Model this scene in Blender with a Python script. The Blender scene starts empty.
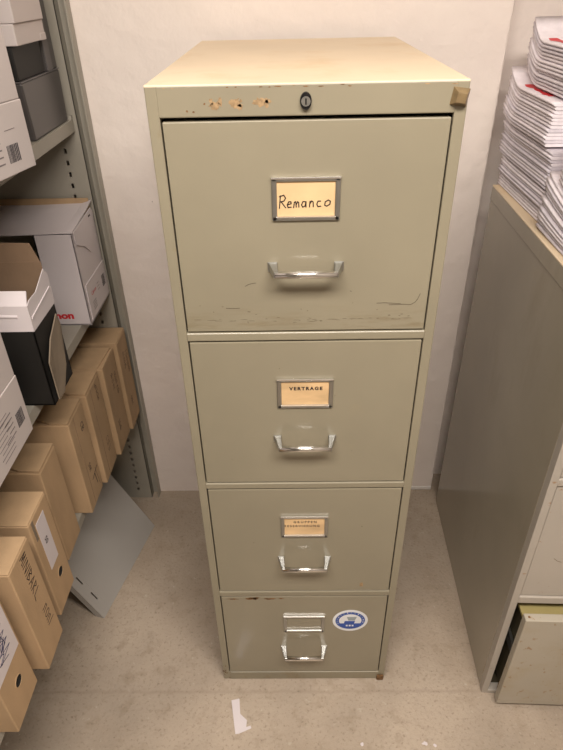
import bpy, bmesh, math, random
from mathutils import Vector, Matrix
S = bpy.context.scene
C = S.collection
random.seed(7)

# ------------------------------------------------------------------ camera, world, light, exposure
cam_d = bpy.data.cameras.new('camera'); cam = bpy.data.objects.new('camera', cam_d); C.objects.link(cam)
cam_d.sensor_fit = 'HORIZONTAL'; cam_d.sensor_width = 36; cam_d.lens = 36*587.82/563; cam_d.clip_start = .02
cam.location = (.1727, -.7746, 1.4257); cam.rotation_euler = (.9744, .0189, .0066)
S.camera = cam
w = bpy.data.worlds.new('world'); S.world = w; w.use_nodes = True
w.node_tree.nodes['Background'].inputs[0].default_value = (1, .9, .8, 1)
w.node_tree.nodes['Background'].inputs[1].default_value = 0.0
S.view_settings.view_transform = 'Standard'; S.view_settings.look = 'None'
S.view_settings.gamma = 1; S.view_settings.use_curve_mapping = False
S.view_settings.exposure = 0.0
LIGHT_XYZ = (.26, -.90, 2.22)
ld = bpy.data.lights.new('ceiling_tube_light', 'AREA'); ld.shape = 'RECTANGLE'; ld.size = 1.40; ld.size_y = .36
ld.energy = 56; ld.color = (1, .925, .85)
lo = bpy.data.objects.new('ceiling_tube_light', ld); C.objects.link(lo); lo.location = LIGHT_XYZ

# ------------------------------------------------------------------ materials
def new_mat(name):
    m = bpy.data.materials.new(name); m.use_nodes = True
    return m, m.node_tree, m.node_tree.nodes['Principled BSDF']
def mat(name, col, rough=.6, metal=0, var=.06, scale=12, bump=0, bscale=150, spec=.5, coat=0, col2=None, thr=(.35, .65), stretch=None, extra=None, bdist=.004):
    m, t, p = new_mat(name); n = t.nodes; L = t.links
    tc = n.new('ShaderNodeTexCoord'); mp = n.new('ShaderNodeMapping'); L.new(tc.outputs['Object'], mp.inputs[0])
    if stretch: mp.inputs['Scale'].default_value = stretch
    nz = n.new('ShaderNodeTexNoise'); nz.inputs['Scale'].default_value = scale; nz.inputs['Detail'].default_value = 6
    L.new(mp.outputs[0], nz.inputs['Vector'])
    r = n.new('ShaderNodeValToRGB'); L.new(nz.outputs[0], r.inputs[0])
    c1 = tuple(min(1, c*(1+var)) for c in col); c2 = col2 or tuple(c*(1-var) for c in col)
    r.color_ramp.elements[0].position = thr[0]; r.color_ramp.elements[0].color = (*c2, 1)
    r.color_ramp.elements[1].position = thr[1]; r.color_ramp.elements[1].color = (*c1, 1)
    out = r.outputs[0]
    if extra:
        for (sc, lo_, hi_, ec, vec, strength) in extra:   # blotches, specks
            z = n.new('ShaderNodeTexNoise'); z.inputs['Scale'].default_value = sc; z.inputs['Detail'].default_value = 8; z.inputs['Roughness'].default_value = .65
            mm = n.new('ShaderNodeMapping'); mm.inputs['Location'].default_value = (sc*.37, sc*.11, 3.1); mm.inputs['Scale'].default_value = vec
            L.new(tc.outputs['Object'], mm.inputs[0]); L.new(mm.outputs[0], z.inputs['Vector'])
            mr = n.new('ShaderNodeMapRange'); mr.inputs[1].default_value = lo_; mr.inputs[2].default_value = hi_; mr.inputs[4].default_value = strength
            L.new(z.outputs[0], mr.inputs[0])
            mx = n.new('ShaderNodeMix'); mx.data_type = 'RGBA'; L.new(mr.outputs[0], mx.inputs[0]); L.new(out, mx.inputs[6]); mx.inputs[7].default_value = (*ec, 1)
            out = mx.outputs[2]
    L.new(out, p.inputs['Base Color'])
    p.inputs['Roughness'].default_value = rough; p.inputs['Metallic'].default_value = metal
    p.inputs['Specular IOR Level'].default_value = spec
    if coat: p.inputs['Coat Weight'].default_value = coat; p.inputs['Coat Roughness'].default_value = .12
    if bump:
        b = n.new('ShaderNodeTexNoise'); b.inputs['Scale'].default_value = bscale; b.inputs['Detail'].default_value = 5
        L.new(tc.outputs['Object'], b.inputs['Vector'])
        bp = n.new('ShaderNodeBump'); bp.inputs['Strength'].default_value = bump; bp.inputs['Distance'].default_value = bdist
        L.new(b.outputs[0], bp.inputs['Height']); L.new(bp.outputs[0], p.inputs['Normal'])
    return m
def smudge(m, z0, z1, zz, col, strength, sc=14):
    """a band of scuffed grime along a drawer's lower edge (object coordinates)"""
    t = m.node_tree; n = t.nodes; L = t.links; p = n['Principled BSDF']
    src = p.inputs['Base Color'].links[0].from_socket
    tc = n.new('ShaderNodeTexCoord'); sx = n.new('ShaderNodeSeparateXYZ'); L.new(tc.outputs['Object'], sx.inputs[0])
    a = n.new('ShaderNodeMapRange'); a.inputs[1].default_value = z0; a.inputs[2].default_value = z1; L.new(sx.outputs[2], a.inputs[0])
    b = n.new('ShaderNodeMapRange'); b.inputs[1].default_value = zz; b.inputs[2].default_value = z1; L.new(sx.outputs[2], b.inputs[0])
    z = n.new('ShaderNodeTexNoise'); z.inputs['Scale'].default_value = sc; z.inputs['Detail'].default_value = 9; z.inputs['Roughness'].default_value = .7
    mp = n.new('ShaderNodeMapping'); mp.inputs['Scale'].default_value = (1, 1, 7); L.new(tc.outputs['Object'], mp.inputs[0]); L.new(mp.outputs[0], z.inputs['Vector'])
    c = n.new('ShaderNodeMapRange'); c.inputs[1].default_value = .47; c.inputs[2].default_value = .68; L.new(z.outputs[0], c.inputs[0])
    m1 = n.new('ShaderNodeMath'); m1.operation = 'MULTIPLY'; L.new(a.outputs[0], m1.inputs[0]); L.new(b.outputs[0], m1.inputs[1])
    m2 = n.new('ShaderNodeMath'); m2.operation = 'MULTIPLY'; L.new(m1.outputs[0], m2.inputs[0]); L.new(c.outputs[0], m2.inputs[1])
    m3 = n.new('ShaderNodeMath'); m3.operation = 'MULTIPLY'; m3.inputs[1].default_value = strength; m3.use_clamp = True; L.new(m2.outputs[0], m3.inputs[0])
    mx = n.new('ShaderNodeMix'); mx.data_type = 'RGBA'; L.new(m3.outputs[0], mx.inputs[0]); L.new(src, mx.inputs[6]); mx.inputs[7].default_value = (*col, 1)
    L.new(mx.outputs[2], p.inputs['Base Color'])

PAINT = (.258, .229, .163)
DIRT = (.16, .12, .07); RUST = (.24, .12, .04)
M = {}
M['paint'] = mat('olive_grey_enamel', PAINT, .34, 0, .05, 6, .05, 60, coat=.25, extra=[(30, .66, .74, (.24, .19, .11), (1, 1, 1), .45)])
M['paint_drawer'] = mat('drawer_enamel', PAINT, .30, 0, .05, 5, .05, 50, coat=.6, extra=[(9, .62, .8, (.30, .25, .16), (1, 1, 1), .5)])
M['paint_drawer_worn'] = mat('drawer_enamel_worn', PAINT, .32, 0, .05, 5, .05, 50, coat=.6, extra=[(9, .62, .8, (.30, .25, .16), (1, 1, 1), .5)])
smudge(M['paint_drawer_worn'], .980, .990, 1.026, (.20, .16, .095), 1.1)
M['paint_base'] = mat('enamel_dirty_base', PAINT, .42, 0, .08, 8, .06, 60, coat=.15, extra=[(20, .5, .68, (.20, .15, .08), (1, 1, .3), .75)])
M['paint_top'] = mat('enamel_yellowed_lit_top', (.68, .55, .385), .45, 0, .06, 4, .08, 40, extra=[(7, .52, .72, (.58, .39, .19), (1, 1, 1), .6), (45, .70, .76, (.22, .13, .06), (1, 1, 1), .7)])  # yellowed and stained; overhead light on the top put into the pale base
M['side'] = mat('right_cabinet_shaded_side_enamel', (.31, .275, .21), .24, 0, .06, 3, .05, 30, coat=.2, extra=[(6, .58, .75, (.22, .17, .10), (2, 1, .4), .35)])  # same enamel as the front, its shade and reflections put into the colour
M['front2'] = mat('right_cabinet_front_enamel', (.40, .36, .31), .4, 0, .05, 4, .05, 40, extra=[(60, .64, .70, (.28, .15, .06), (1, 1, 1), .8)])
M['front2low'] = mat('stained_bottom_drawer_enamel', (.40, .36, .29), .42, 0, .05, 4, .05, 40, extra=[(55, .60, .68, (.26, .14, .05), (1, 1, 1), .8), (7, .5, .7, (.36, .28, .17), (1, 1, 1), .6)])
M['mark'] = mat('dark_scratch', (.09, .07, .045), .8)
M['dark'] = mat('dark_gap', (.012, .010, .008), .9)
M['inside'] = mat('cabinet_inside', (.06, .048, .025), .6)
M['olive'] = mat('olive_inner_panel', (.33, .27, .11), .5)
M['chrome'] = mat('chrome', (.85, .84, .82), .2, 1, .03)
M['nickel'] = mat('dull_nickel', (.44, .44, .42), .38, 1, .05, 40)
M['card'] = mat('yellowed_card', (.66, .46, .25), .6, 0, .05, 20)
M['card_aged'] = mat('browned_card', (.66, .45, .24), .45, 0, .14, 14, stretch=(1, 1, 3))
M['ink'] = mat('dark_ink', (.025, .015, .015), .6)
M['ink_soft'] = mat('faded_pen', (.10, .06, .035), .7)
M['ink_blue'] = mat('blue_black_ink', (.03, .03, .10), .6)
M['lock'] = mat('black_lock', (.02, .02, .022), .25, .6)
M['stud'] = mat('brown_stud', (.20, .14, .07), .4, .2, .15, 80)
M['chip'] = mat('paint_chip_tan', (.33, .22, .115), .8, 0, .25, 200)
M['rust'] = mat('rust', (.16, .08, .03), .9, 0, .4, 120)
M['scratch'] = mat('scratch', (.17, .14, .09), .8)
M['white_sticker'] = mat('sticker_white', (.75, .76, .78), .4)
M['blue_sticker'] = mat('sticker_blue', (.02, .07, .33), .4, 0, .1, 60)
M['grey_sticker'] = mat('sticker_grey', (.30, .34, .36), .5)
M['shelf_metal'] = mat('shelving_grey_green_enamel', (.34, .315, .265), .42, 0, .04, 5)
M['plate'] = mat('loose_shelf_grey', (.38, .36, .335), .40, 0, .05, 3)
M['cardboard'] = mat('brown_cardboard', (.43, .29, .165), .85, 0, .07, 25, .12, 220, stretch=(1, 1, .3))
M['cardboard_d'] = mat('cardboard_inner', (.24, .155, .095), .9, 0, .07, 18, .1, 200)
M['cardboard_flap'] = mat('cardboard_flap_grey_brown', (.20, .155, .11), .8, 0, .1, 20)
M['white_box'] = mat('white_printed_carton', (.56, .50, .48), .5, 0, .02, 6, .04, 30)
M['white_cool'] = mat('white_carton', (.66, .60, .61), .45, 0, .02, 6, .06, 25)
M['black_box'] = mat('black_carton', (.009, .008, .007), .6, 0, .1)
M['charcoal'] = mat('charcoal_plastic', (.075, .068, .066), .32, 0, .06, 5)
M['charcoal_l'] = mat('smoky_plastic', (.13, .12, .12), .3, 0, .06, 5)
M['paper'] = mat('white_paper', (.80, .74, .78), .7, 0, .06, 60)
M['paper2'] = mat('white_paper_bluish', (.66, .61, .66), .7, 0, .08, 60)
M['red'] = mat('red_print', (.62, .02, .03), .5, 0, .05)
M['print'] = mat('grey_print', (.20, .17, .17), .6)
M['barcode'] = mat('barcode_ink', (.05, .045, .05), .6)
M['wallpaint'] = mat('plaster_wall', (.82, .735, .675), .85, 0, .03, 2.5, .9, 17, bdist=.0065, extra=[(70, .715, .74, (.33, .28, .25), (1, 1, 1), .8), (1.4, .45, .75, (.70, .60, .57), (1, 1, 1), .6)])
M['corner'] = mat('chipped_corner', (.60, .53, .46), .95, 0, .12, 60, .8, 120)
M['ceil'] = mat('ceiling_paint', (.55, .52, .48), .9)
M['wall_dim'] = mat('dull_wall_paint', (.38, .34, .30), .9)
M['skirt'] = mat('skirting_white', (.74, .70, .66), .6)
M['lamp'], _t, _p = new_mat('lamp_diffuser')
_p.inputs['Base Color'].default_value = (.9, .9, .9, 1); _p.inputs['Emission Color'].default_value = (1, .87, .73, 1); _p.inputs['Emission Strength'].default_value = 2
M['concrete'] = mat('concrete_floor', (.39, .320, .250), .8, 0, .16, 3.0, .5, 120, extra=[
    (1.6, .45, .7, (.30, .230, .165), (1, 1, 1), .75), (28, .53, .70, (.23, .175, .115), (1, 1, 1), .42),
    (140, .55, .68, (.17, .125, .085), (1, 1, 1), .6), (75, .63, .70, (.52, .46, .38), (1, 1, 1), .5), (16, .70, .735, (.17, .11, .07), (1, 1, 1), .8)])
def floor_joint():
    m = M['concrete']; t = m.node_tree; n = t.nodes; L = t.links; p = n['Principled BSDF']
    src = p.inputs['Base Color'].links[0].from_socket
    tc = n.new('ShaderNodeTexCoord'); sx = n.new('ShaderNodeSeparateXYZ'); L.new(tc.outputs['Object'], sx.inputs[0])
    nz = n.new('ShaderNodeTexNoise'); nz.inputs['Scale'].default_value = 25; nz.inputs['Detail'].default_value = 6; L.new(tc.outputs['Object'], nz.inputs['Vector'])
    a = n.new('ShaderNodeMath'); a.operation = 'MULTIPLY_ADD'; a.inputs[1].default_value = .016; L.new(nz.outputs[0], a.inputs[0]); L.new(sx.outputs[1], a.inputs[2])
    d = n.new('ShaderNodeMath'); d.operation = 'ADD'; d.inputs[1].default_value = .024; L.new(a.outputs[0], d.inputs[0])
    ab = n.new('ShaderNodeMath'); ab.operation = 'ABSOLUTE'; L.new(d.outputs[0], ab.inputs[0])
    mr = n.new('ShaderNodeMapRange'); mr.inputs[1].default_value = .006; mr.inputs[2].default_value = .001; mr.inputs[4].default_value = .22; L.new(ab.outputs[0], mr.inputs[0])
    mx = n.new('ShaderNodeMix'); mx.data_type = 'RGBA'; L.new(mr.outputs[0], mx.inputs[0]); L.new(src, mx.inputs[6]); mx.inputs[7].default_value = (.20, .15, .11, 1)
    L.new(mx.outputs[2], p.inputs['Base Color'])
floor_joint()

# ------------------------------------------------------------------ helpers
class MB:
    """collects shapes into ONE mesh; coordinates are world coordinates, build() makes them relative to the thing's base"""
    def __init__(s): s.bm = bmesh.new(); s.mats = []
    def mi(s, m):
        if m not in s.mats: s.mats.append(m)
        return s.mats.index(m)
    def faces(s, fs, m):
        i = s.mi(m)
        for f in fs: f.material_index = i
    def box(s, x0, x1, y0, y1, z0, z1, m='paint', bev=0, seg=2):
        vs = [s.bm.verts.new((x, y, z)) for x in (x0, x1) for y in (y0, y1) for z in (z0, z1)]
        q = [(0, 1, 3, 2), (4, 6, 7, 5), (0, 4, 5, 1), (2, 3, 7, 6), (0, 2, 6, 4), (1, 5, 7, 3)]
        fs = [s.bm.faces.new([vs[i] for i in k]) for k in q]
        s.faces(fs, m)
        if bev:
            ed = list({e for f in fs for e in f.edges})
            r = bmesh.ops.bevel(s.bm, geom=ed, offset=bev, segments=seg, affect='EDGES', profile=.5)
            s.faces(r['faces'], m)
        return vs
    def hexa(s, pts, m, bev=0):
        """8 points: bottom ring of 4 then top ring of 4"""
        vs = [s.bm.verts.new(p) for p in pts]
        q = [(3, 2, 1, 0), (4, 5, 6, 7), (0, 1, 5, 4), (1, 2, 6, 5), (2, 3, 7, 6), (3, 0, 4, 7)]
        fs = [s.bm.faces.new([vs[i] for i in k]) for k in q]; s.faces(fs, m)
        if bev:
            ed = list({e for f in fs for e in f.edges})
            r = bmesh.ops.bevel(s.bm, geom=ed, offset=bev, segments=2, affect='EDGES', profile=.5); s.faces(r['faces'], m)
    def prism(s, pts, d, m):
        """closed polygon pts extruded by vector d"""
        d = Vector(d); a = [s.bm.verts.new(p) for p in pts]; b = [s.bm.verts.new(Vector(p)+d) for p in pts]; k = len(pts)
        fs = [s.bm.faces.new(a[::-1]), s.bm.faces.new(b)]
        for i in range(k): fs.append(s.bm.faces.new((a[i], a[(i+1) % k], b[(i+1) % k], b[i])))
        s.faces(fs, m)
    def cyl(s, p0, p1, r, m, n=16, r1=None, sx=1, sy=1):
        p0, p1 = Vector(p0), Vector(p1); ax = (p1-p0).normalized()
        u = ax.orthogonal().normalized()
        if abs(ax.z) < .9: u = ax.cross(Vector((0, 0, 1))).normalized()
        v = ax.cross(u); r1 = r if r1 is None else r1
        A = [s.bm.verts.new(p0+(u*math.cos(t)*sx+v*math.sin(t)*sy)*r) for t in [2*math.pi*i/n for i in range(n)]]
        B = [s.bm.verts.new(p1+(u*math.cos(t)*sx+v*math.sin(t)*sy)*r1) for t in [2*math.pi*i/n for i in range(n)]]
        fs = [s.bm.faces.new(A[::-1]), s.bm.faces.new(B)]
        for i in range(n):
            f = s.bm.faces.new((A[i], A[(i+1) % n], B[(i+1) % n], B[i])); f.smooth = True; fs.append(f)
        s.faces(fs, m)
    def stroke(s, pts, wd, m, plane, off, th=.0002):
        """a pen stroke: flat ribbon along 2-D pts; plane maps (a, b, height) to world"""
        for (a, b) in zip(pts[:-1], pts[1:]):
            d = Vector((b[0]-a[0], b[1]-a[1]));
            if d.length < 1e-7: continue
            d.normalize(); nn = Vector((-d.y, d.x))*wd/2; e = d*wd*.3
            q = [(a[0]-e.x+nn.x, a[1]-e.y+nn.y), (a[0]-e.x-nn.x, a[1]-e.y-nn.y), (b[0]+e.x-nn.x, b[1]+e.y-nn.y), (b[0]+e.x+nn.x, b[1]+e.y+nn.y)]
            lo = [plane(x, y, off) for x, y in q]; hi = [plane(x, y, off+th) for x, y in q]
            s.hexa(lo+hi, m)
    def blob(s, ca, cb, ra, rb, m, plane, off, seed, n=14, rough=.35):
        rr = random.Random(seed)
        pts = [(ca+math.cos(2*math.pi*i/n)*ra*(1+rr.uniform(-rough, rough)), cb+math.sin(2*math.pi*i/n)*rb*(1+rr.uniform(-rough, rough))) for i in range(n)]
        s.prism([plane(a, b, off) for a, b in pts], Vector(plane(0, 0, off+.0002))-Vector(plane(0, 0, off)), m)
    def ellipse(s, ca, cb, ra, rb, m, plane, off, n=40, a0=0, a1=2*math.pi, th=.00015):
        full = abs(a1-a0-2*math.pi) < 1e-6
        ts = [a0+(a1-a0)*i/(n if full else n-1) for i in range(n)]
        s.prism([plane(ca+ra*math.cos(t), cb+rb*math.sin(t), off) for t in ts], Vector(plane(0, 0, off+th))-Vector(plane(0, 0, off)), m)
    def text(s, body, ca, cb, width, height, m, plane, off, bold=0, spacing=1):
        cu = bpy.data.curves.new('t', 'FONT'); cu.body = body; cu.size = 1; cu.space_character = spacing; cu.offset = bold; cu.resolution_u = 3
        o = bpy.data.objects.new('t', cu); C.objects.link(o); bpy.context.view_layer.update()
        me = bpy.data.meshes.new_from_object(o.evaluated_get(bpy.context.evaluated_depsgraph_get()))
        xs = [v.co.x for v in me.vertices]; ys = [v.co.y for v in me.vertices]
        x0, x1, y0, y1 = min(xs), max(xs), min(ys), max(ys)
        vs = [s.bm.verts.new(plane(ca+((v.co.x-x0)/(x1-x0)-.5)*width, cb+((v.co.y-y0)/(y1-y0)-.5)*height, off)) for v in me.vertices]
        fs = []
        for pgn in me.polygons:
            try: fs.append(s.bm.faces.new([vs[i] for i in pgn.vertices]))
            except ValueError: pass
        s.faces(fs, m)
        bpy.data.objects.remove(o); bpy.data.curves.remove(cu); bpy.data.meshes.remove(me)
    def build(s, name, parent=None, base=None, smooth=False):
        if parent is not None:
            b = parent
            base = Vector((0, 0, 0))
            while b is not None: base += b.location; b = b.parent
        elif base is None: base = Vector((0, 0, 0))
        base = Vector(base)
        bmesh.ops.recalc_face_normals(s.bm, faces=s.bm.faces[:])
        bmesh.ops.translate(s.bm, verts=s.bm.verts[:], vec=-base)
        if smooth:
            for f in s.bm.faces: f.smooth = True
        me = bpy.data.meshes.new(name); s.bm.to_mesh(me); s.bm.free()
        for k in s.mats: me.materials.append(M[k])
        o = bpy.data.objects.new(name, me); C.objects.link(o)
        if parent is not None: o.parent = parent
        else: o.location = base
        return o
def FRONT(a, b, h): return (a, -h, b)            # plane y = 0 facing the camera, height towards it
def front_at(y): return lambda a, b, h: (a, y-h, b)
def side_at(x): return lambda a, b, h: (x+h, a, b)   # faces +x, a runs along y
def tag(o, label=None, cat=None, group=None, kind=None):
    if label: o['label'] = label
    if cat: o['category'] = cat
    if group: o['group'] = group
    if kind: o['kind'] = kind
    return o
def thing(name, loc, label, cat, group=None):
    o = bpy.data.objects.new(name, None); C.objects.link(o); o.location = loc; o.empty_display_size = .05
    return tag(o, label, cat, group)
def struct(name, b): o = b.build(name); o['kind'] = 'structure'; return o

# ------------------------------------------------------------------ room
XL, XR, YB, YN, ZC = -.665, 1.50, .64, -2.1, 2.28
b = MB(); b.box(XL-.1, XR+.1, YN-.1, YB+.25, -.1, 0, 'concrete'); struct('floor', b)
b = MB(); b.box(XL-.1, XR+.1, YN-.1, YB+.25, ZC, ZC+.1, 'ceil'); struct('ceiling', b)
b = MB()
b.box(XL-.1, .6305, YB, YB+.2, 0, ZC, 'wallpaint')
# chipped vertical corner where the wall steps back behind the right cabinet
rr = random.Random(3); zs = [0+ZC*i/160 for i in range(161)]
def ring(z): j = rr.uniform(-.0016, .0016); return [(.6295, YB+.0006, z), (.6335+j, YB+.0005+abs(j)*.6, z), (.6365+j, YB+.004+j, z), (.6365, YB+.1, z), (.6295, YB+.1, z)]
prev = None
for z in zs:
    cur = [b.bm.verts.new(p) for p in ring(z)]
    if prev: b.faces([b.bm.faces.new((prev[i], prev[(i+1) % 5], cur[(i+1) % 5], cur[i])) for i in range(5)], 'corner' if False else 'wallpaint')
    prev = cur
b.box(.6305, XR+.1, YB+.07, YB+.2, 0, ZC, 'wallpaint')
struct('wall_back', b)
b = MB(); b.box(XL-.1, XL, YN, YB, 0, ZC, 'wallpaint'); struct('wall_left', b)
b = MB(); b.box(XR, XR+.1, YN, YB+.07, 0, ZC, 'wall_dim'); struct('wall_right', b)
b = MB(); b.box(XL-.1, XR+.1, YN-.1, YN, 0, ZC, 'wall_dim'); struct('wall_near', b)
b = MB(); b.box(.36, .634, YB-.005, YB, 0, .013, 'skirt', .002); struct('baseboard_back', b)

# ceiling lamp (the room's lamp, above and behind the camera)
t = thing('ceiling_lamp', (LIGHT_XYZ[0], LIGHT_XYZ[1], ZC), 'long white fluorescent ceiling lamp above the aisle', 'lamp')
b = MB(); b.box(-.48, 1.0, -1.11, -.69, 2.235, ZC, 'ceil', .006); b.build('lamp_housing', t)
b = MB(); b.box(-.46, .98, -1.09, -.71, 2.226, 2.236, 'lamp', .003); b.build('diffuser', t)

# ------------------------------------------------------------------ main filing cabinet
W, D, H = .3905, .586, 1.32
IW = .0150
cab = thing('filing_cabinet', (W/2, D/2, 0), 'tall olive-grey four-drawer steel filing cabinet standing against the white wall', 'cabinet')
rows = [(1.283, .9795, 'paint_drawer_worn'), (.9632, .6640, 'paint_drawer'), (.6481, .3455, 'paint_drawer'), (.3282, .0316, 'paint_drawer')]
b = MB()
b.box(0, .010, .0199, D, .004, 1.3165, 'paint'); b.box(W-.010, W, .0199, D, .004, 1.3165, 'paint')
b.box(.010, W-.010, D-.008, D-.0002, .004, 1.31, 'paint')
b.box(0, IW, 0, .02, 0, H-.0005, 'paint', .0015); b.box(W-IW, W, 0, .02, 0, H-.0005, 'paint', .0015)
b.box(IW-.001, W-IW+.001, -.0004, .02, 1.2835, H-.0005, 'paint', .0015)
for z0, z1 in ((.9632, .9795), (.6481, .6640), (.3282, .3455)): b.box(IW-.001, W-IW+.001, -.0012, .02, z0+.0008, z1-.0012, 'paint', .0022, 3)
b.box(IW-.001, W-IW+.001, -.0005, .02, 0, .0300, 'paint_base', .0015)
b.box(.010, W-.010, .05, .055, .01, 1.30, 'dark')                        # darkness behind the drawer fronts
# paint chips along the fascia, rust on the plinth
for (cx, cz, ra, rb, sd) in ((.0750, 1.2960, .0055, .0045, 1), (.0705, 1.3005, .0018, .0035, 2), (.0815, 1.3010, .0020, .0040, 3), (.1000, 1.2985, .0060, .0048, 4), (.1045, 1.2945, .003, .003, 5),
                             (.1065, 1.3010, .0015, .0015, 6), (.1300, 1.2995, .0070, .0042, 7), (.1375, 1.2985, .0025, .0045, 8), (.1400, 1.3000, .0035, .0020, 9), (.0480, 1.2895, .0012, .0010, 10),
                             (.0400, 1.2905, .0010, .0010, 11), (.0620, 1.2985, .0012, .0010, 12)):
    b.blob(cx+.0095, cz+.0005, ra*1.15, rb*1.2, 'chip' if ra > .0013 else 'rust', FRONT, .00045, sd, 18, .4)
for i in range(14):
    r_ = random.Random(40+i); b.blob(r_.uniform(.01, W-.01), H-.003+r_.uniform(-.0012, .0008), r_.uniform(.001, .005), .0006, 'rust' if i % 3 else 'chip', FRONT, .0004, i, 9)
for i in range(10):
    r_ = random.Random(70+i); b.blob(r_.uniform(.0, .02), r_.uniform(.0, .06), r_.uniform(.001, .003), r_.uniform(.001, .004), 'rust', FRONT, .0002, i, 9)
b.build('cabinet_body', cab)
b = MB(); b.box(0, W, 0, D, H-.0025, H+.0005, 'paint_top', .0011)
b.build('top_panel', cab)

HX = .1953
def handle(bz, m, par):
    h = MB()
    for sg in (-1, 1):
        xw, xf = HX+sg*.0525, HX+sg*.0435
        a0, a1 = sorted((xw, xw-sg*.0115)); c0, c1 = sorted((xf+sg*.001, xf-sg*.005))
        h.hexa([(a0, 0, bz-.0055), (a1, 0, bz-.0055), (c1, -.0295, bz-.0052), (c0, -.0295, bz-.0052),
                (a0, 0, bz+.0060), (a1, 0, bz+.0060), (c1, -.0295, bz+.0040), (c0, -.0295, bz+.0040)], 'nickel', .0008)
        s0, s1 = sorted((xw+sg*.0012, xw-sg*.0125)); h.box(s0, s1, -.0016, 0, bz-.0068, bz+.0072, 'nickel', .0006)
    h.cyl((HX-.0435, -.0268, bz-.001), (HX+.0435, -.0268, bz-.001), .0052, 'chrome', 20)
    return h.build('handle', par)
def label_holder(z0, z1, par, full=True):
    h = MB(); x0, x1 = HX-.0452, HX+.0452; s_ = .0068
    y = -.0004
    def bar(a0, a1, c0, c1):  # bevelled strip
        h.box(a0, a1, -.0036, y, c0, c1, 'nickel', .0012)
    bar(x0, x0+s_, z0, z1); bar(x1-s_, x1, z0, z1)
    bar(x0+.0004, x1-.0004, z1-s_*.8, z1); bar(x0+.0004, x1-.0004, z0, z0+s_*.9)
    # bright rolled edges: top lip and bottom channel
    h.box(x0-.0006, x1+.0006, -.0048, y, z1-.0022, z1+.0006, 'chrome', .0008)
    h.box(x0+s_*.8, x1-s_*.8, -.0046, y, z0+s_*.55, z0+s_*.55+.0022, 'chrome', .0008)
    return h.build('label_holder', par)
def card(z0, z1, m, par, writer):
    h = MB(); x0, x1 = HX-.0400, HX+.0400
    h.box(x0, x1, -.0012, -.0003, z0+.005, z1-.004, m)
    writer(h)
    return h.build('label_card', par)
def dents(h, plane): pass
draws = []
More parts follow.
